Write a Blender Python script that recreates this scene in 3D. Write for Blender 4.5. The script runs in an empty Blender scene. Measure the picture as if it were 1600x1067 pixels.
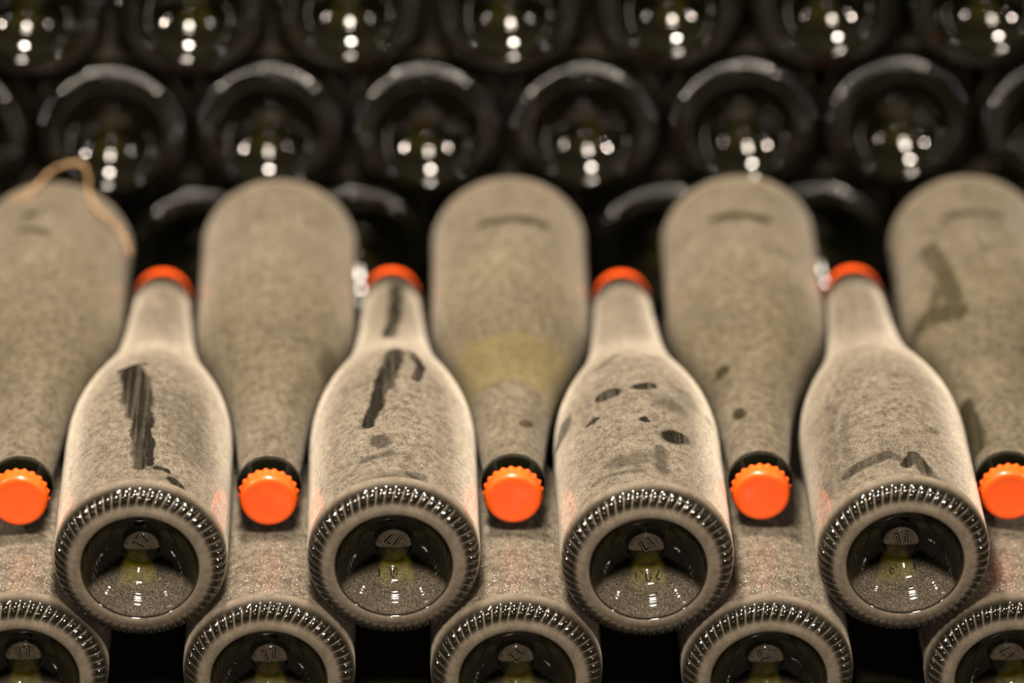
import bpy, math, random
from mathutils import Matrix, Vector

random.seed(7)
SC = bpy.context.scene
COL = SC.collection
MM = 0.001

# ------------------------------------------------------------------ camera
cam_data = bpy.data.cameras.new('camera')
cam = bpy.data.objects.new('camera', cam_data)
COL.objects.link(cam)
CPOS = Vector((-0.053059, -1.961519, 1.232248))
PITCH, YAW, ROLL, FPX = math.radians(29.223), math.radians(1.596), math.radians(0.141), 7021.2
fw = Vector((math.sin(YAW) * math.cos(PITCH), math.cos(YAW) * math.cos(PITCH), -math.sin(PITCH)))
ri = fw.cross(Vector((0, 0, 1))).normalized()
up = ri.cross(fw)
ri2 = ri * math.cos(ROLL) + up * math.sin(ROLL)
up2 = up * math.cos(ROLL) - ri * math.sin(ROLL)
M = Matrix.Identity(4)
for i in range(3):
    M[i][0], M[i][1], M[i][2], M[i][3] = ri2[i], up2[i], -fw[i], CPOS[i]
cam.matrix_world = M
cam_data.sensor_width = 36.0
cam_data.lens = FPX * 36.0 / 1600.0
cam_data.clip_start = 0.05
cam_data.clip_end = 50
cam_data.dof.use_dof = True
cam_data.dof.focus_distance = 2.335
cam_data.dof.aperture_fstop = 2.2
SC.camera = cam

# ------------------------------------------------------------------ world, lamps, exposure
world = bpy.data.worlds.new('cellar_air')
SC.world = world
world.use_nodes = True
world.node_tree.nodes['Background'].inputs[0].default_value = (1.0, 0.85, 0.66, 1)
world.node_tree.nodes['Background'].inputs[1].default_value = 0.004


def lamp(name, loc, target, power, size, color):
    d = bpy.data.lights.new(name, 'AREA')
    d.shape = 'DISK'
    d.size = size
    d.energy = power
    d.color = color
    o = bpy.data.objects.new(name, d)
    o.location = loc
    o.rotation_euler = (Vector(target) - Vector(loc)).to_track_quat('-Z', 'Y').to_euler()
    COL.objects.link(o)
    return o


lamp('ceiling_lamp', (-0.09, -0.50, 1.12), (0.0, 0.10, 0.0), 26.0, 0.25, (1.0, 0.87, 0.72))
lamp('ceiling_lamp', (-0.12, 0.20, 1.10), (0.0, 0.20, 0.0), 21.0, 0.16, (1.0, 0.88, 0.74))
lamp('ceiling_lamp', (-1.15, -0.40, 0.85), (0.0, 0.10, 0.0), 8.0, 0.06, (1.0, 0.85, 0.71))
lamp('ceiling_lamp', (1.25, -0.35, 0.75), (0.0, 0.10, 0.0), 8.0, 0.06, (1.0, 0.85, 0.71))
lamp('passage_lamp', (0.10, -2.60, 1.55), (0.0, 0.10, 0.0), 17.0, 0.12, (1.0, 0.85, 0.69))

vs = SC.view_settings
vs.view_transform = 'Standard'
vs.look = 'None'
vs.exposure = 0.08
vs.gamma = 1.0
vs.use_curve_mapping = False
SC.cycles.max_bounces = 6
SC.cycles.diffuse_bounces = 3
SC.cycles.glossy_bounces = 4


# ------------------------------------------------------------------ node helper
class NT:
    def __init__(self, name):
        self.mat = bpy.data.materials.new(name)
        self.mat.use_nodes = True
        self.t = self.mat.node_tree
        self.t.nodes.clear()

    def n(self, kind, **kw):
        nd = self.t.nodes.new(kind)
        for k, v in kw.items():
            setattr(nd, k, v)
        return nd

    def put(self, sock, val):
        if isinstance(val, bpy.types.NodeSocket):
            self.t.links.new(val, sock)
        elif val is not None:
            sock.default_value = val

    def math(self, op, a, b=None, c=None, clamp=False):
        nd = self.n('ShaderNodeMath', operation=op, use_clamp=clamp)
        for i, v in enumerate((a, b, c)):
            self.put(nd.inputs[i], v)
        return nd.outputs[0]

    def vec(self, op, a, b=None, scale=None):
        nd = self.n('ShaderNodeVectorMath', operation=op)
        self.put(nd.inputs[0], a)
        self.put(nd.inputs[1], b)
        if scale is not None:
            self.put(nd.inputs['Scale'], scale)
        return nd.outputs['Value'] if op in ('LENGTH', 'DOT_PRODUCT', 'DISTANCE') else nd.outputs[0]

    def step(self, v, lo, hi, a=0.0, b=1.0):
        nd = self.n('ShaderNodeMapRange', interpolation_type='SMOOTHSTEP')
        for i, x in enumerate((v, lo, hi, a, b)):
            self.put(nd.inputs[i], x)
        return nd.outputs[0]

    def noise(self, co, scale, detail=2.0, rough=0.5, color=False):
        nd = self.n('ShaderNodeTexNoise')
        self.put(nd.inputs['Vector'], co)
        nd.inputs['Scale'].default_value = scale
        nd.inputs['Detail'].default_value = detail
        nd.inputs['Roughness'].default_value = rough
        return nd.outputs['Color' if color else 'Fac']

    def mix(self, f, a, b):
        nd = self.n('ShaderNodeMix', data_type='RGBA')
        self.put(nd.inputs[0], f)
        self.put(nd.inputs[6], a)
        self.put(nd.inputs[7], b)
        return nd.outputs[2]

    def bsdf(self, color, rough, normal=None, **kw):
        nd = self.n('ShaderNodeBsdfPrincipled')
        self.put(nd.inputs['Base Color'], color)
        self.put(nd.inputs['Roughness'], rough)
        if normal is not None:
            self.put(nd.inputs['Normal'], normal)
        for k, v in kw.items():
            self.put(nd.inputs[k], v)
        return nd.outputs[0]

    def shmix(self, f, a, b):
        nd = self.n('ShaderNodeMixShader')
        self.put(nd.inputs[0], f)
        self.t.links.new(a, nd.inputs[1])
        self.t.links.new(b, nd.inputs[2])
        return nd.outputs[0]

    def bump(self, h, strength, dist):
        nd = self.n('ShaderNodeBump')
        nd.inputs['Strength'].default_value = strength
        nd.inputs['Distance'].default_value = dist
        self.put(nd.inputs['Height'], h)
        return nd.outputs[0]

    def out(self, sh):
        o = self.n('ShaderNodeOutputMaterial')
        self.t.links.new(sh, o.inputs[0])
        return self.mat


GLASS = (0.0022, 0.0022, 0.0008, 1)
DUST_HI = (0.54, 0.455, 0.345, 1)
DUST_LO = (0.125, 0.097, 0.066, 1)

DUST_MID = (0.335, 0.277, 0.205, 1)


def dusty(name, cover=1.0, strokes=(), lees=None, glass=GLASS, grain=0.5, sheen=0.6, relief=0.55, speck=1.0, gloss=0.06, flecks=0.0, olive=None, seed=0.0):
    """dark bottle glass under a layer of cellar dust; strokes (x0, t0, x1, t1, r, strength in mm) are wiped marks"""
    m = NT(name)
    co = m.n('ShaderNodeTexCoord').outputs['Object']
    sep = m.n('ShaderNodeSeparateXYZ')
    m.put(sep.inputs[0], co)
    x, y, z = sep.outputs
    cos = m.vec('ADD', co, (seed, seed * 1.7, 0.0))
    at = m.n('ShaderNodeAttribute', attribute_name='dust').outputs['Fac']
    big = m.noise(cos, 38, 3.0, 0.6)
    streak_co = m.n('ShaderNodeMapping')
    streak_co.inputs['Scale'].default_value = (260, 9, 60)
    m.put(streak_co.inputs[0], cos)
    streak = m.noise(streak_co.outputs[0], 1.0, 3.0, 0.6)
    fine = m.noise(cos, 1900, 3.0, 0.7)
    mid = m.noise(cos, 260, 3.0, 0.6)
    cov = m.math('MULTIPLY', at, cover)
    var = m.math('MULTIPLY_ADD', m.math('SUBTRACT', big, 0.5), 0.85, 1.0)
    var = m.math('MULTIPLY_ADD', m.math('SUBTRACT', streak, 0.5), 0.30, var)
    cov = m.math('MULTIPLY', cov, var)
    wipe = None
    if strokes:
        wob = m.vec('SCALE', m.vec('SUBTRACT', m.noise(cos, 75, 2.0, 0.5, color=True), (0.5, 0.5, 0.5)), scale=0.006)
        wob = m.vec('ADD', wob, m.vec('SCALE', m.vec('SUBTRACT', m.noise(cos, 420, 2.0, 0.6, color=True), (0.5, 0.5, 0.5)), scale=0.0018))
        flat = m.vec('MULTIPLY', m.vec('ADD', co, wob), (1, 1, 0))
        for (x0, t0, x1, t1, r, s) in strokes:
            a = Vector((x0, t0, 0)) * MM
            b = Vector((x1, t1, 0)) * MM
            ba = b - a
            pa = m.vec('SUBTRACT', flat, a)
            l2 = max(ba.length_squared, 1e-8)
            h = m.math('MULTIPLY', m.vec('DOT_PRODUCT', pa, ba), 1.0 / l2, clamp=True)
            d = m.vec('LENGTH', m.vec('SUBTRACT', pa, m.vec('SCALE', ba, scale=h)))
            soft = 0.4 if s > 0.7 else 0.8
            k = m.step(d, r * MM * (1.2 + soft * 0.5), r * MM * (1.2 - soft), 0.0, s)
            wipe = k if wipe is None else m.math('MAXIMUM', wipe, k)
        wipe = m.math('MULTIPLY', wipe, m.step(mid, 0.22, 0.5, 0.78, 1.0))
        wipe = m.math('MULTIPLY', wipe, m.step(streak, 0.35, 0.55, 0.72, 1.0))
        wipe = m.math('MULTIPLY', wipe, m.step(z, 0.0, 0.006))
        cov = m.math('MULTIPLY', cov, m.math('SUBTRACT', 1.0, m.math('MULTIPLY', wipe, 0.95)))
    gr = m.math('MULTIPLY', m.math('SUBTRACT', fine, 0.5), grain * 2.4)
    gr = m.math('MULTIPLY', gr, m.step(cov, 0.02, 0.35))
    fac = m.math('ADD', cov, gr, clamp=True)
    # a thin loose layer covers more the flatter one looks across it: 1 - (1 - cover) ^ (1 / cos)
    cosv = m.math('MAXIMUM', m.math('SUBTRACT', 1.0, m.n('ShaderNodeLayerWeight').outputs['Facing']), 0.16)
    fac = m.math('SUBTRACT', 1.0, m.math('POWER', m.math('SUBTRACT', 1.0, m.math('MULTIPLY', fac, 0.98)), m.math('DIVIDE', 1.0, cosv)), clamp=True)
    tint = m.math('ADD', m.math('MULTIPLY', fine, 0.6), m.math('MULTIPLY', mid, 0.4))
    col = m.mix(m.step(tint, 0.38, 0.60), tuple(b + (a - b) * speck for a, b in zip(DUST_LO, DUST_MID)), tuple(b + (a - b) * speck for a, b in zip(DUST_HI, DUST_MID)))
    if lees is not None:
        t0, t1, amt = lees
        wy = m.math('MULTIPLY_ADD', m.math('SUBTRACT', m.noise(cos, 55, 4.0, 0.6), 0.5), 0.02, y)
        band = m.math('MULTIPLY', m.step(wy, (t0 - 5) * MM, (t0 + 3) * MM), m.step(wy, (t1 + 3) * MM, (t1 - 1.5) * MM))
        col = m.mix(m.math('MULTIPLY', band, amt), col, (0.56, 0.43, 0.14, 1))
    if olive is not None:
        t0, t1, amt = olive
        ob = m.math('MULTIPLY', m.step(y, (t0 - 25) * MM, (t0 + 25) * MM), m.step(y, (t1 + 25) * MM, (t1 - 25) * MM))
        ob = m.math('MULTIPLY', ob, m.step(big, 0.3, 0.65, 0.25, 1.0))
        col = m.mix(m.math('MULTIPLY', ob, amt), col, (0.34, 0.29, 0.085, 1))
    cell = m.n('ShaderNodeTexVoronoi')
    m.put(cell.inputs['Vector'], cos)
    cell.inputs['Scale'].default_value = 1200
    csep = m.n('ShaderNodeSeparateXYZ')
    m.put(csep.inputs[0], cell.outputs['Color'])
    if flecks:
        grit = m.n('ShaderNodeTexVoronoi')
        m.put(grit.inputs['Vector'], cos)
        grit.inputs['Scale'].default_value = 1700
        gsep = m.n('ShaderNodeSeparateXYZ')
        m.put(gsep.inputs[0], grit.outputs['Color'])
        fleck = m.math('MULTIPLY', m.step(gsep.outputs[2], 0.965, 0.985), m.math('MULTIPLY', m.step(cov, 0.05, 0.2), flecks))
        col = m.mix(fleck, col, (0.85, 0.77, 0.64, 1))  # pale dust grains, their sparkling glints painted in as brighter colour
        fac = m.math('MAXIMUM', fac, fleck)
    hgt = m.math('MULTIPLY_ADD', csep.outputs[0], 0.5, fine)
    nrm = m.bump(hgt, relief, 0.0007)
    rough = m.step(csep.outputs[1], 0.70, 0.95, 0.50, 0.22)
    dust = m.bsdf(col, rough, nrm, **{'Specular IOR Level': 0.7, 'Sheen Weight': sheen, 'Sheen Roughness': 0.28,
                                      'Sheen Tint': (1.0, 0.92, 0.78, 1)})
    gl = m.bsdf(glass, gloss, None, **{'IOR': 1.52, 'Specular IOR Level': 0.5})
    return m.out(m.shmix(fac, gl, dust))


def punt_glass(name, cover, glow, seed=0.0):
    """inside of the punt: clean dark glass, dust lying on its lower wall and on the upper half of the nub"""
    m = NT(name)
    co = m.n('ShaderNodeTexCoord').outputs['Object']
    sep = m.n('ShaderNodeSeparateXYZ')
    m.put(sep.inputs[0], co)
    x, y, z = sep.outputs
    at = m.n('ShaderNodeAttribute', attribute_name='dust').outputs['Fac']
    rnd = m.n('ShaderNodeObjectInfo').outputs['Random']
    cos = m.vec('ADD', co, (seed, 0, seed))
    fine = m.noise(cos, 2000, 2.0, 0.7)
    mid = m.noise(cos, 300, 3.0, 0.6)
    cov = m.math('MULTIPLY', at, m.math('MULTIPLY_ADD', mid, 0.9, 0.45))
    cov = m.math('MULTIPLY', cov, cover)
    gr = m.math('MULTIPLY', m.math('SUBTRACT', fine, 0.5), m.math('MULTIPLY', m.step(cov, 0.03, 0.4, 0.0, 2.2), m.step(cov, 0.6, 0.4)))
    fac = m.math('ADD', cov, gr, clamp=True)
    col = m.mix(m.step(fine, 0.35, 0.65), DUST_LO, DUST_HI)
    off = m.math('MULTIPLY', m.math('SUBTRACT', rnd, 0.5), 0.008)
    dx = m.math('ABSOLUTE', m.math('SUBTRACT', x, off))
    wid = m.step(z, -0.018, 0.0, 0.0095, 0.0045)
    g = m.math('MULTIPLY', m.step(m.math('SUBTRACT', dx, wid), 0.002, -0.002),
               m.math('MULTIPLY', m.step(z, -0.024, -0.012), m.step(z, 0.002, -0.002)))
    gcol = m.mix(m.math('MULTIPLY', m.math('MULTIPLY', g, m.step(mid, 0.3, 0.6, 0.55, 1.0)), glow), GLASS, (0.085, 0.076, 0.004, 1))  # olive glow of light through the wine, painted into the glass colour
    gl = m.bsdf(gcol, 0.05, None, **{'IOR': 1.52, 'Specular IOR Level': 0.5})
    dust = m.bsdf(col, 0.6, m.bump(fine, 0.5, 0.0005), **{'Specular IOR Level': 0.4, 'Sheen Weight': 0.2})
    return m.out(m.shmix(fac, gl, dust))


def plain(name, color, rough, scale=0, amt=0.0, **kw):
    m = NT(name)
    co = m.n('ShaderNodeTexCoord').outputs['Object']
    c = color
    nrm = None
    if scale:
        nz = m.noise(co, scale, 4.0, 0.6)
        c = m.mix(m.math('MULTIPLY', nz, amt), color, tuple(v * 0.35 for v in color[:3]) + (1,))
        nrm = m.bump(nz, 0.2, 0.002)
    return m.out(m.bsdf(c, rough, nrm, **kw))


# ------------------------------------------------------------------ mesh builders
def pchip(P):
    xs = [p[0] for p in P]
    ys = [p[1] for p in P]
    h = [xs[i + 1] - xs[i] for i in range(len(xs) - 1)]
    d = [(ys[i + 1] - ys[i]) / h[i] for i in range(len(h))]
    mm = [d[0]] + [0.0] * (len(xs) - 2) + [d[-1]]
    for i in range(1, len(xs) - 1):
        if d[i - 1] * d[i] > 0:
            w1, w2 = 2 * h[i] + h[i - 1], h[i] + 2 * h[i - 1]
            mm[i] = (w1 + w2) / (w1 / d[i - 1] + w2 / d[i])

    def f(x):
        k = 0
        while k < len(h) - 1 and x > xs[k + 1]:
            k += 1
        s = (x - xs[k]) / h[k]
        return ((1 + 2 * s) * (1 - s) ** 2 * ys[k] + s * (1 - s) ** 2 * h[k] * mm[k]
                + s * s * (3 - 2 * s) * ys[k + 1] + s * s * (s - 1) * h[k] * mm[k + 1])
    return f


def sstep(v, a, b):
    s = min(1.0, max(0.0, (v - a) / (b - a)))
    return s * s * (3 - 2 * s)


def ring_mesh(name, rows, seg, dustf=None, close_end=False, smooth=True):
    """rows: function list -> (t, r) per ring, or callables of angle; axis along +Y, angle 0 = +X, 90 = +Z (mm in)"""
    vs_, fs, du = [], [], []
    for j, row in enumerate(rows):
        for i in range(seg):
            a = 2 * math.pi * i / seg
            t, r = row(a) if callable(row) else row
            vs_.append((r * math.cos(a) * MM, t * MM, r * math.sin(a) * MM))
    nr = len(rows)
    for j in range(nr - 1):
        for i in range(seg):
            i2 = (i + 1) % seg
            fs.append((j * seg + i, j * seg + i2, (j + 1) * seg + i2, (j + 1) * seg + i))
    if close_end:
        t, r = rows[-1](0) if callable(rows[-1]) else rows[-1]
        vs_.append((0, t * MM, 0))
        c = len(vs_) - 1
        for i in range(seg):
            fs.append(((nr - 1) * seg + i, (nr - 1) * seg + (i + 1) % seg, c))
    me = bpy.data.meshes.new(name)
    me.from_pydata(vs_, [], fs)
    if smooth:
        me.polygons.foreach_set('use_smooth', [True] * len(me.polygons))
    if dustf:
        at = me.attributes.new('dust', 'FLOAT', 'POINT')
        at.data.foreach_set('value', [dustf(v.co, v.normal, k) for k, v in enumerate(me.vertices)])
    me.update()
    return me


BODY = [(13, 45.0), (105, 45.0), (122, 44.7), (138, 43.2), (150, 41.1), (160, 38.6), (170, 35.5), (180, 32.0), (190, 28.5),
        (200, 25.5), (210, 23.1), (225, 20.6), (245, 18.5), (262, 17.2), (276, 16.0), (281, 15.9)]
bf = pchip(BODY)


def body_rows(n):
    ts = [13, 60, 100] + [105 + (276 - 105) * i / n for i in range(n + 1)] + [281]
    return [(t, bf(t)) for t in ts]


def body_dust(co, no, k):
    nz = co.z / max(1e-6, math.hypot(co.x, co.z))
    return 0.05 + 0.95 * sstep(nz, -0.15, 0.65)


# outward faces: for axis +Y the rings run x->z, so order rows from high t to low t
def lathe(name, rows, seg, dustf=None, close_end=False):
    me = ring_mesh(name, rows, seg, dustf, close_end)
    return me


mesh_body = lathe('bottle_body', list(reversed(body_rows(44))), 128, body_dust)
mesh_body_far = lathe('far_bottle_body', list(reversed(body_rows(16))), 64, lambda c, n, k: 0.05 + 0.8 * sstep(c.z / 0.045, 0.0, 0.8))

COLLAR = [(277.0, 15.9), (278.0, 16.3), (279.0, 16.95), (280.2, 17.2), (281.8, 17.15), (284.0, 16.75), (286.6, 16.0), (289.2, 15.1), (291.2, 14.4), (298.0, 14.0)]
mesh_collar = lathe('neck_collar', list(reversed(COLLAR)), 96,
                    lambda c, n, k: (0.12 if c.y < 0.2797 else 0.03 if c.y < 0.2835 else 0.0) * sstep(c.z, -0.012, 0.004))

# ---- knurled heel
NK = 56
HEEL = [(15, 45.0), (12, 45.0), (10, 44.75), (8.4, 44.35), (7.0, 43.75), (5.8, 43.0), (4.7, 42.1), (3.8, 41.1), (3.0, 40.0),
        (2.3, 38.8), (1.7, 37.6), (1.2, 36.5), (0.75, 35.5), (0.4, 34.6), (0.15, 33.7), (0.05, 32.8), (0.1, 31.9), (0.4, 31.1),
        (1.0, 30.5), (1.8, 30.1)]
heel_k = []


def heel_rows(wr=3.0, NK=NK, amp=1.5):
    rows = []
    n = len(HEEL)
    for j, (t, r) in enumerate(HEEL):
        t0, r0 = HEEL[max(0, j - 1)]
        t1, r1 = HEEL[min(n - 1, j + 1)]
        dt, dr = t1 - t0, r1 - r0
        L = math.hypot(dt, dr)
        nt, nr = dr / L, -dt / L          # outward normal (towards -t / +r)
        w = math.exp(-((r - 40.6) / wr) ** 4) if t < 9 else 0.0
        sk = (r - 39.5) * 0.055

        def row(a, t=t, r=r, nt=nt, nr=nr, w=w, sk=sk, j=j, NK=NK):
            u = 2 * (((NK * a + sk * 9) / (2 * math.pi)) % 1.0) - 1
            c = 1 - u * u
            h = amp * w * c - 0.35 * w
            heel_k.append((w, c))
            return (t + nt * h, r + nr * h)
        rows.append(row)
    return rows


def heel_dust(co, no, k):
    w, c = heel_k[k]
    ang = math.atan2(co.z, co.x)
    rr = math.hypot(co.x, co.z) * 1000
    nz = math.sin(ang)
    if co.y > 0.0062:
        return 0.03 + 0.25 * sstep(nz, -0.15, 0.65) * sstep(co.y, 0.0065, 0.013)
    if rr < 34.4:
        return 0.36 if rr > 30.7 else 0.03
    q = sstep(rr, 36.0, 39.0)
    kn = (0.42 - 0.12 * q) * (1 - sstep(c, 0.08, 0.48)) + 0.05 * (1 - q)
    return 0.36 * (1 - w) * (1 - sstep(rr, 36.0, 39.0)) + w * kn + 0.015


mesh_heel = lathe('base_rim', heel_rows(), NK * 10, heel_dust)
heel_k.clear()
mesh_heel_far = lathe('far_base_rim', heel_rows(2.4, 44, 1.3), 44 * 12, heel_dust)

PUNT = [(1.8, 30.1), (3.0, 29.7), (5.0, 28.9), (7.2, 27.7), (9.6, 26.0), (11.8, 24.1), (13.8, 22.0), (15.4, 20.2),
        (16.0, 19.5), (16.2, 19.0), (16.9, 18.4), (18.2, 16.6), (19.6, 14.5), (20.9, 12.4), (21.7, 11.0), (22.0, 10.3), (22.0, 9.8),
        (21.5, 9.35), (20.8, 9.0), (20.3, 8.2), (19.9, 7.0), (19.6, 5.2), (19.4, 3.2), (19.3, 1.2)]


def punt_dust(co, no, k):
    r = math.hypot(co.x, co.z) * 1000
    z = co.z * 1000
    if r < 9.4:
        return 0.72 * sstep(z, -0.5, 0.5)
    if r < 12:
        return 0.0
    return 0.20 * sstep(-z - 0.12 * abs(co.x * 1000), 7.5, 13.5)


def dense(P, k):
    out = []
    for i in range(len(P) - 1):
        for s in range(k):
            f = s / k
            out.append((P[i][0] * (1 - f) + P[i + 1][0] * f, P[i][1] * (1 - f) + P[i + 1][1] * f))
    return out + [P[-1]]


PR = [(r, t) for t, r in PUNT]


def rippled(P):
    out = []
    for (t, r) in P:
        w = sstep(r, 20.5, 22.5) * (1 - sstep(r, 28.2, 29.6))
        out.append((t + 0.07 * w * math.sin(r * 4.2), r))
    return out


mesh_punt = lathe('punt', rippled(dense(PUNT, 5)), 160, punt_dust, close_end=True)
mesh_punt_far = lathe('far_punt', dense(PUNT, 2), 96, punt_dust, close_end=True)


# ---- crown cap (21 flutes)
def cap_mesh():
    NT_ = 21
    rows = []
    # from skirt (low t) to top
    prof = [(291.7, 15.3, 1.0), (291.5, 15.6, 1.0), (291.8, 15.75, 1.0), (292.7, 15.6, 0.8), (293.8, 15.4, 0.45), (295.0, 15.25, 0.15), (296.4, 15.15, 0.0),
            (297.6, 15.0, 0), (298.5, 14.65, 0), (299.15, 14.0, 0), (299.5, 13.1, 0), (299.6, 12.0, 0), (299.55, 11.0, 0), (299.42, 10.4, 0), (299.36, 9.9, 0), (299.36, 5, 0), (299.36, 1, 0)]
    for (t, r, w) in prof:
        def row(a, t=t, r=r, w=w):
            c = abs(math.cos(NT_ * a / 2))
            return (t + 0.4 * w * (1 - c), r + w * (0.95 * (c ** 2.2) - 0.35))
        rows.append(row)
    # rings run outward-in with rising t: flip so faces look outwards
    vs_rows = list(reversed(rows))
    seg = NT_ * 8
    verts, faces = [], []
    for row in vs_rows:
        for i in range(seg):
            a = 2 * math.pi * i / seg
            t, r = row(a)
            verts.append((r * math.cos(a) * MM, t * MM, r * math.sin(a) * MM))
    for j in range(len(vs_rows) - 1):
        for i in range(seg):
            i2 = (i + 1) % seg
            faces.append((j * seg + i, j * seg + i2, (j + 1) * seg + i2, (j + 1) * seg + i))
    verts.append((0, 0.29936, 0))
    c = len(verts) - 1
    for i in range(seg):
        faces.append((c, (i + 1) % seg, i))
    me = bpy.data.meshes.new('crown_cap')
    me.from_pydata(verts, [], faces)
    me.polygons.foreach_set('use_smooth', [True] * len(me.polygons))
    me.update()
    return me


mesh_cap = cap_mesh()

pf_tab = sorted((r, t) for t, r in PUNT)


def punt_t(r):
    for i in range(len(pf_tab) - 1):
        if pf_tab[i][0] <= r <= pf_tab[i + 1][0]:
            f = (r - pf_tab[i][0]) / (pf_tab[i + 1][0] - pf_tab[i][0] + 1e-9)
            return pf_tab[i][1] * (1 - f) + pf_tab[i + 1][1] * f
    return pf_tab[0][1]


def stroke_mesh(name, lines, rad, lift, cx, cz, rot, flatten=0.6, sides=8):
    """raised strokes lying on the punt surface; lines in mm, x right / z up as the camera sees them"""
    verts, faces = [], []
    ca, sa = math.cos(rot), math.sin(rot)
    for line in lines:
        pts = []
        for k in range(len(line) - 1):
            (x0, z0), (x1, z1) = line[k], line[k + 1]
            n = max(2, int(math.hypot(x1 - x0, z1 - z0) / 0.5))
            for s in range(n):
                pts.append((x0 + (x1 - x0) * s / n, z0 + (z1 - z0) * s / n))
        pts.append(line[-1])
        P = []
        for (x, z) in pts:
            X, Z = cx + x * ca - z * sa, cz + x * sa + z * ca
            P.append(Vector((X, punt_t(math.hypot(X, Z)) - lift, Z)))
        base = len(verts)
        m = len(P)
        for k in range(m):
            d = (P[min(m - 1, k + 1)] - P[max(0, k - 1)]).normalized()
            side = d.cross(Vector((0, 1, 0))).normalized()
            nn = side.cross(d)
            end = 0.45 if k in (0, m - 1) else 1.0
            for q in range(sides):
                a = 2 * math.pi * q / sides
                v = P[k] + side * (rad * end * math.cos(a)) + nn * (rad * end * flatten * math.sin(a))
                verts.append(tuple(v * MM))
        for k in range(m - 1):
            for q in range(sides):
                q2 = (q + 1) % sides
                faces.append((base + k * sides + q, base + k * sides + q2, base + (k + 1) * sides + q2, base + (k + 1) * sides + q))
        faces.append(tuple(base + q for q in range(sides)))
        faces.append(tuple(base + (m - 1) * sides + q for q in reversed(range(sides))))
    me = bpy.data.meshes.new(name)
    me.from_pydata(verts, [], faces)
    me.polygons.foreach_set('use_smooth', [True] * len(me.polygons))
    me.update()
    return me


SEVENTEEN = [[(-3.0, 2.0), (-2.0, 3.0), (-2.0, -3.2)], [(0.2, 3.0), (3.3, 3.0), (1.7, -3.2)]]

# ------------------------------------------------------------------ materials
STROKES = {
    'U1': [(-8.1, 130.85, -3.82, 83.78, 5.96, 1.0), (-2.74, 119.54, 2.18, 70.06, 4.26, 1.0), (-3.13, 83.59, 0.1, 27.5, 3.4, 1.0), (2.55, 76.74, 5.6, 29.75, 2.13, 1.0), (-15.58, 134.68, -1.58, 138.45, 1.7, 1.0), (9.0, 26.73, 14.57, 26.11, 1.7, 1.0), (16.78, 19.66, 24.21, 11.1, 2.98, 1.0), (2.3, 7.76, 2.34, 6.78, 3.57, 0.68), (19.2, 103.94, 25.83, 56.87, 12.14, 0.3)],
    'U2': [(4.02, 285.83, -1.21, 196.78, 3.4, 1.0), (2.99, 155.96, -3.97, 109.91, 5.11, 1.0), (-4.66, 109.91, -12.46, 72.05, 3.83, 1.0), (10.61, 158.8, 14.96, 137.05, 2.55, 1.0), (14.96, 137.05, 12.43, 119.55, 2.55, 1.0), (-6.75, 53.37, -4.75, 50.92, 5.0, 0.74), (-14.07, 36.07, -0.78, 38.61, 2.86, 0.54), (-12.38, 12.17, 12.3, 17.84, 5.0, 0.54), (7.71, 18.76, 13.91, 13.47, 1.7, 0.81)],
    'U3': [(-18.11, 109.39, -13.05, 108.76, 4.26, 1.0), (0.7, 111.95, 4.86, 113.21, 3.83, 1.0), (-19.89, 145.69, -9.85, 161.13, 2.86, 0.61), (-25.75, 88.51, -24.7, 89.41, 2.13, 1.0), (1.31, 78.09, 2.22, 76.23, 2.13, 1.0), (-39.92, 113.49, -41.26, 104.47, 3.4, 0.81), (14.9, 62.1, 17.79, 65.3, 5.53, 1.0), (8.1, 48.77, 8.16, 26.05, 3.21, 0.68), (13.55, 97.52, 17.63, 97.26, 7.14, 0.54), (26.41, 117.04, 27.99, 109.13, 5.0, 0.47), (-14.68, 38.02, -3.13, 37.61, 6.43, 0.54), (36.6, 106.95, 38.52, 109.17, 2.86, 0.54), (10.36, 150.46, 14.03, 153.53, 2.5, 0.4), (-26.67, 27.37, -2.13, 25.1, 1.79, 0.47)],
    'U4': [(-26.44, 32.2, -8.18, 35.31, 3.93, 0.74), (-8.04, 36.72, 0.21, 30.0, 2.86, 0.68), (1.01, 24.88, 6.85, 36.08, 2.98, 1.0), (6.85, 36.08, 10.25, 20.89, 2.98, 1.0), (10.91, 17.81, 23.72, 5.51, 3.21, 0.74), (17.53, 65.9, 19.7, 66.8, 3.21, 0.61), (-32.4, 105.98, -36.4, 28.26, 4.64, 0.4), (-24.69, 88.16, -26.95, 44.59, 2.5, 0.34), (-11.22, 3.68, 0.18, 3.43, 4.29, 0.47)],
    'R1': [(13.57, 46.03, 8.19, 48.73, 2.13, 1.0), (15.35, 66.07, -1.58, 72.9, 2.13, 0.94)],
    'R2': [(4.62, 21.36, -6.43, 21.11, 2.14, 0.4), (-28.3, 182.83, -31.72, 169.1, 3.57, 0.54)],
    'R3': [(14.81, 63.72, -1.58, 62.17, 3.4, 1.0), (-1.58, 62.17, -19.11, 60.34, 3.4, 1.0), (-6.32, 248.7, -8.4, 246.21, 2.55, 1.0)],
    'R4': [(17.08, 58.25, 0.79, 59.91, 3.4, 1.0), (0.79, 59.91, -11.96, 61.52, 3.4, 1.0), (18.02, 197.87, 16.71, 199.62, 3.4, 1.0), (10.2, 237.3, 8.99, 241.04, 3.4, 1.0), (-20.11, 96.6, -23.04, 96.77, 2.86, 0.47)],
    'R5': [(16.33, 56.71, -12.84, 57.25, 2.98, 0.94), (28.72, 80.59, 18.82, 146.91, 4.29, 0.74), (36.39, 144.55, 16.81, 158.4, 5.11, 0.81), (24.81, 123.25, 29.52, 142.29, 3.57, 0.68), (17.87, 222.24, 13.05, 264.95, 3.4, 0.94)],
}
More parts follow.
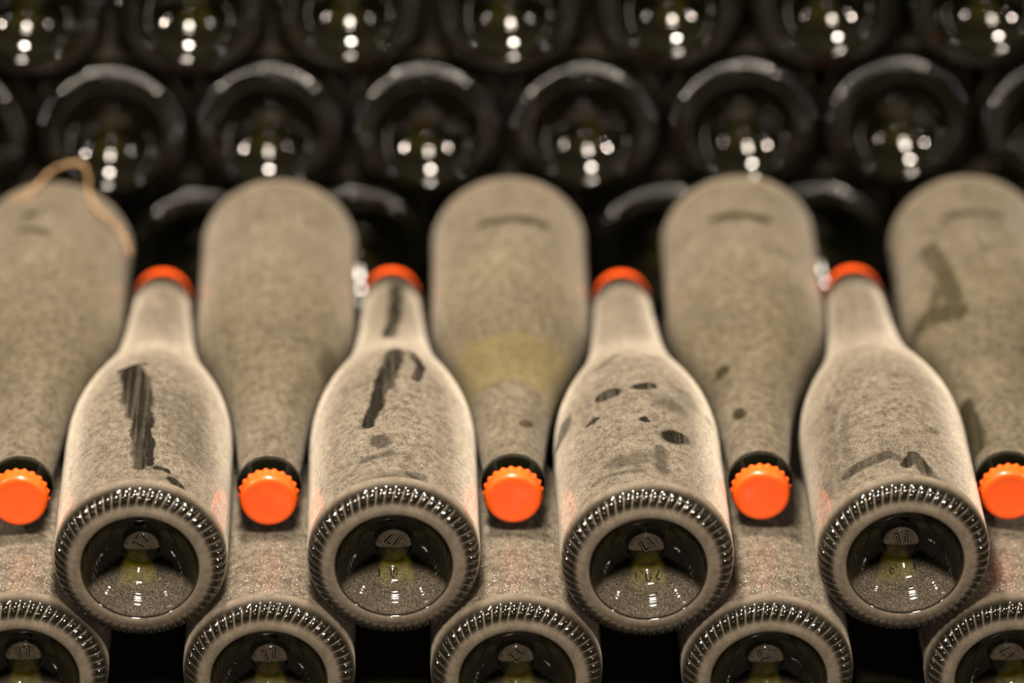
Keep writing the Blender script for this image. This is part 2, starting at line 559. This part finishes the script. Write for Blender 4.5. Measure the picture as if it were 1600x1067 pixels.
M_CAP = plain('orange_lacquer', (0.95, 0.105, 0.010, 1), 0.33, **{'Specular IOR Level': 0.5, 'Coat Weight': 0.3, 'Coat Roughness': 0.12})
M_MARK_DARK = plain('dark_raised_glass', (0.004, 0.0035, 0.0015, 1), 0.25)
M_MARK_CLEAR = plain('clear_raised_glass', (0.02, 0.02, 0.008, 1), 0.05)
M_MARK_TAN = plain('dust_on_number', (0.42, 0.35, 0.25, 1), 0.8)
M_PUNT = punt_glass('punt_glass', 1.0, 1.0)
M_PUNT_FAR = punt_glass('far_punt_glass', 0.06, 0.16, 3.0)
M_RIM = dusty('dusty_rim_glass', 1.0, grain=0.04, sheen=0.3, relief=0.2, speck=0.35)
M_RIM_FAR = dusty('far_rim_glass', 0.004, grain=0.0, gloss=0.05, sheen=0.0)
M_COLLAR = dusty('collar_glass', 1.0, grain=0.3, sheen=0.3)
M_LOW = dusty('thick_dust_glass', 0.20, flecks=0.75, grain=0.55, sheen=0.4, seed=2.3)
M_CLEAN = dusty('clean_dark_glass', 0.012, grain=0.0, sheen=0.0)
M_FAR = dusty('far_dust_glass', 0.05, grain=0.3, sheen=0.2, seed=4.1)

# ------------------------------------------------------------------ the setting
def box(name, lo, hi, mat, kind='structure'):
    x0, y0, z0 = lo
    x1, y1, z1 = hi
    v = [(x0, y0, z0), (x1, y0, z0), (x1, y1, z0), (x0, y1, z0), (x0, y0, z1), (x1, y0, z1), (x1, y1, z1), (x0, y1, z1)]
    f = [(3, 2, 1, 0), (4, 5, 6, 7), (0, 1, 5, 4), (1, 2, 6, 5), (2, 3, 7, 6), (3, 0, 4, 7)]
    me = bpy.data.meshes.new(name)
    me.from_pydata(v, [], f)
    me.materials.append(mat)
    o = bpy.data.objects.new(name, me)
    COL.objects.link(o)
    if kind:
        o['kind'] = kind
    return o


M_STONE = plain('dark_cellar_stone', (0.035, 0.03, 0.024, 1), 0.9, 9, 0.8)
M_WOOD = plain('dark_timber', (0.05, 0.035, 0.022, 1), 0.8, 30, 0.7)
ZF = -0.1759
box('floor', (-1.6, -0.9, ZF - 0.06), (1.6, 0.86, ZF), M_STONE)
box('wall_back', (-1.6, 0.80, ZF), (1.6, 0.86, 1.3), M_STONE)
box('trim_1', (-0.5, 0.385, ZF), (0.5, 0.66, -0.0619), M_WOOD)

# ------------------------------------------------------------------ the bottles
def part(name, me, mat, parent):
    o = bpy.data.objects.new(name, me)
    if not me.materials:
        me.materials.append(None)
    COL.objects.link(o)
    o.parent = parent
    o.material_slots[0].link = 'OBJECT'
    o.material_slots[0].material = mat
    return o


def bottle(loc, rz, rx, label, group, body_mat, body=mesh_body, rim=M_RIM, punt=M_PUNT, cap=True, number=None, marks=None, base=True):
    root = bpy.data.objects.new('wine_bottle', None)
    root.empty_display_size = 0.03
    COL.objects.link(root)
    root.location = Vector(loc) * MM
    root.rotation_euler = (rx, 0, rz)
    root['label'] = label
    root['category'] = 'bottle'
    root['group'] = group
    part('body', body, body_mat, root)
    part('base_rim', mesh_heel_far if rim is M_RIM_FAR else mesh_heel, rim, root)
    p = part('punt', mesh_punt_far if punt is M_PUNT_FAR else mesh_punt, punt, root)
    if cap:
        part('neck_collar', mesh_collar, M_COLLAR, root)
        c = part('crown_cap', mesh_cap, M_CAP, root)
        c['label'] = 'bright orange crimped crown cap'
    if number is not None:
        rot = math.radians(number)
        n = part('embossed_number', stroke_mesh('embossed_number', SEVENTEEN, 0.85, 0.10, 0.0, 3.9, rot), M_MARK_DARK, p)
        n['label'] = 'number 17 raised on the nub of the punt'
        part('number_face', stroke_mesh('number_face', SEVENTEEN, 0.30, 0.46, 0.0, 3.9, rot), M_MARK_TAN, p)
    if marks:
        for lines in marks:
            part('mould_mark', stroke_mesh('mould_mark', lines, 0.42, 0.15, 0, 0, 0), M_MARK_CLEAR, p)
    return root


def circle(cx, cz, rx, rz, n=16):
    return [(cx + rx * math.cos(2 * math.pi * k / n), cz + rz * math.sin(2 * math.pi * k / n)) for k in range(n + 1)]


# ---- upper layer, bases towards us
UP = [
    ((-189.8, 5.0, 0), 'U1', 58, None, 'dusty bottle lying base forward with one long dark vertical wipe mark down its back'),
    ((-59.0, 4.0, 0), 'U2', 150, [[circle(0, -15.0, 1.7, 2.2), [(-0.6, -14.6), (0.2, -13.6), (0.2, -16.2)], [(-0.6, -14.9), (0.7, -14.9)]], [[(-8.3, -12.4), (-7.4, -14.0), (-7.6, -15.8), (-8.4, -16.6)]]],
     'dusty bottle lying base forward with a slanted dark finger streak over shoulder and neck'),
    ((72.1, -2.5, 0), 'U3', -140, [[circle(1.2, -15.2, 1.3, 2.2)], [[(6.8, -12.0), (6.4, -13.6), (5.2, -15.4), (6.4, -16.6), (7.2, -16.2)]], [[(-5.6, -13.0), (-5.2, -14.6), (-5.6, -16.4)]]],
     'dusty bottle lying base forward with many round dark fingertip spots'),
    ((205.0, 0.4, 0), 'U4', 12, [[circle(-4.6, -15.4, 1.1, 1.1), [(-5.4, -14.0), (-5.2, -13.2)]], [[(7.3, -11.4), (7.3, -14.6)]]],
     'dusty bottle lying base forward, rightmost of the four, with a scuffed arch above its rim'),
]
for i, (loc, key, num, marks, label) in enumerate(UP):
    mat = dusty('dusty_glass_' + key, 0.185, STROKES[key], seed=0.7 * i, sheen=1.0, grain=0.45, flecks=0.4)
    bottle(loc, 0, 0, label, 'top layer bottles with bases forward', mat, number=num, marks=marks)

# ---- upper layer, necks towards us
REV = [
    ('R1', (-254.6, 366.5, -2.0), (-256.2, 3.4), None, (90, 210, 0.17), 'dusty neck-forward bottle with orange cap at the left edge, strand of straw on its end'),
    ('R2', (-124.2, 366.5, -1.8), (-124.8, 1.6), None, (110, 220, 0.17), 'evenly dusty neck-forward bottle with orange cap, between long-wiped and streaked bottles'),
    ('R3', (9.7, 366, -1.4), (4.4, 1.5), (178, 212, 0.5), (90, 205, 0.17), 'dusty neck-forward bottle with orange cap and a yellowish band across its shoulder'),
    ('R4', (143.9, 366, -2.0), (135.6, 1.4), None, (110, 220, 0.17), 'dusty neck-forward bottle with orange cap and two dark spots on its neck'),
    ('R5', (277.5, 366, -3.5), (267.3, -0.4), None, (110, 220, 0.17), 'dusty neck-forward bottle with orange cap at the right edge, blotchy dark smears on its body'),
]
for i, (key, base, cap_, lees, olive, label) in enumerate(REV):
    dx = (cap_[0] - base[0]) / 300.0
    rz = math.pi + math.asin(dx)
    rx = math.asin((cap_[1] - base[2]) / 300.0)
    mat = dusty('dusty_glass_' + key, 0.165, STROKES[key], lees=lees, olive=olive, glass=(0.017, 0.014, 0.0045, 1), seed=5 + 0.9 * i, sheen=0.3, grain=0.2)
    bottle(base, rz, rx, label, 'top layer bottles with capped necks forward', mat)

# ---- second layer, bases towards us
LOW = [
    ((-253.8, 1, -64.6), 8, 'dusty base-forward bottle in the row below, at the lower left corner'),
    ((-124.7, -4, -64.6), 15, 'dusty base-forward bottle in the row below, second from the left, upright 17 in its punt'),
    ((4.5, -7, -64.6), -130, 'dusty base-forward bottle in the row below, under the neck of the yellow-banded bottle'),
    ((135.6, -10, -64.9), 110, 'dusty base-forward bottle in the row below, under the neck with two dark spots'),
    ((263.9, -5, -69.0), 132, 'dusty base-forward bottle in the row below, at the lower right corner'),
]
for loc, num, label in LOW:
    bottle(loc, 0, 0, label, 'second layer bottles with bases forward', M_LOW, number=num, cap=False)

# ---- third layer, only its backs show in the dark gaps
for x, y, label in ((-189.8, 0, 'shadowed bottle deep in the gap below the bottle with the long wipe mark'),
                    (-59.9, -2, 'shadowed bottle deep in the gap below the bottle with the slanted streak'),
                    (70.5, -3, 'shadowed bottle deep in the gap below the bottle with fingertip spots'),
                    (198.4, 6, 'shadowed bottle deep in the gap below the rightmost base-forward bottle')):
    bottle((x, y, -130.8), 0, 0, label, 'third layer bottles in shadow', M_CLEAN, rim=M_RIM_FAR, punt=M_PUNT_FAR, cap=False)

# ---- wall of bases behind
YW = 372
ORD = ['first', 'second', 'third', 'fourth', 'fifth', 'sixth', 'seventh']
R1X = [-264.1, -172.3, -81.4, 9.7, 101.6, 192.3, 283.1]
for i, x in enumerate(R1X):
    bottle((x, YW + random.uniform(-3, 3), 145.6), 0, 0, 'out-of-focus dark bottle base cut by the top edge, %s from the left' % ORD[i], 'top row of the wall of bottle bases',
           M_FAR, mesh_body_far, M_RIM_FAR, M_PUNT_FAR, cap=False)
R2X = [(-311.0, 'out-of-focus dark bottle base in the middle row, cut by the left edge')] + \
      [(x, 'out-of-focus dark bottle base, %s whole one in the middle row from the left' % ORD[i]) for i, x in enumerate([-220.0, -129.3, -37.3, 54.4, 146.6, 237.4])] + \
      [(328.8, 'out-of-focus dark bottle base in the middle row, cut by the right edge')]
for x, label in R2X:
    bottle((x, YW + random.uniform(-3, 3), 65.0), 0, 0, label, 'middle row of the wall of bottle bases',
           M_FAR, mesh_body_far, M_RIM_FAR, M_PUNT_FAR, cap=False)
R3X = [(-261.0, 'dark bottle base hidden behind the strand-topped bottle at the left edge'),
       (-168.5, 'dark bottle base peeping out left of the evenly dusty neck-forward bottle'),
       (-78.0, 'dark bottle base peeping out right of the evenly dusty neck-forward bottle'),
       (12.3, 'dark bottle base hidden behind the yellow-banded bottle'),
       (102.6, 'dark bottle base peeping out right of the yellow-banded bottle'),
       (193.0, 'dark bottle base peeping out left of the blotchy bottle at the right'),
       (284.0, 'dark bottle base hidden behind the blotchy bottle at the right edge')]
for x, label in R3X:
    bottle((x, YW + 1 + random.uniform(0, 3), -16.8), 0, 0, label, 'lowest row of the wall of bottle bases',
           M_FAR, mesh_body_far, M_RIM_FAR, M_PUNT_FAR, cap=False)

# ---- a loose strand of straw over the end of the left neck-forward bottle
def strand(name, pts, rad, mat, label):
    verts, faces = [], []
    P = []
    n = len(pts)
    for k in range(n - 1):                       # Catmull-Rom through the points
        p0, p1, p2, p3 = (Vector(pts[max(0, min(n - 1, k + d))]) for d in (-1, 0, 1, 2))
        for s_ in range(8):
            u = s_ / 8
            P.append(0.5 * ((2 * p1) + (p2 - p0) * u + (2 * p0 - 5 * p1 + 4 * p2 - p3) * u * u + (3 * p1 - p0 - 3 * p2 + p3) * u ** 3))
    P.append(Vector(pts[-1]))
    m = len(P)
    for k in range(m):
        d = (P[min(m - 1, k + 1)] - P[max(0, k - 1)]).normalized()
        a = d.orthogonal().normalized()
        b = d.cross(a)
        r = rad * (0.5 if k in (0, m - 1) else 1.0 + 0.25 * math.sin(k * 1.3))
        for q in range(6):
            an = q * math.pi / 3
            verts.append(tuple((P[k] + a * r * math.cos(an) + b * r * math.sin(an)) * MM))
    for k in range(m - 1):
        for q in range(6):
            faces.append((k * 6 + q, k * 6 + (q + 1) % 6, (k + 1) * 6 + (q + 1) % 6, (k + 1) * 6 + q))
    faces.append(tuple(range(5, -1, -1)))
    faces.append(tuple((m - 1) * 6 + q for q in range(6)))
    me = bpy.data.meshes.new(name)
    me.from_pydata(verts, [], faces)
    me.polygons.foreach_set('use_smooth', [True] * len(me.polygons))
    me.materials.append(mat)
    me.update()
    o = bpy.data.objects.new(name, me)
    COL.objects.link(o)
    o['label'] = label
    o['category'] = 'straw'
    return o


M_STRAW = plain('dry_straw', (0.42, 0.26, 0.13, 1), 0.6, 200, 0.6)
strand('straw_strand', [(-276.8, 345.4, 38.6), (-267.3, 344.5, 43.0), (-256.6, 355.0, 50.0), (-246.9, 352.0, 57.2), (-236.4, 350.0, 58.9), (-233.2, 350.0, 48.9), (-233.4, 348.0, 41.7), (-228.3, 333.8, 38.6), (-220.3, 329.8, 32.3), (-213.2, 327.8, 23.7), (-209.1, 319.8, 15.4)], 1.1, M_STRAW,
       'loose brown strand of straw looped over the end of the left-edge bottle')
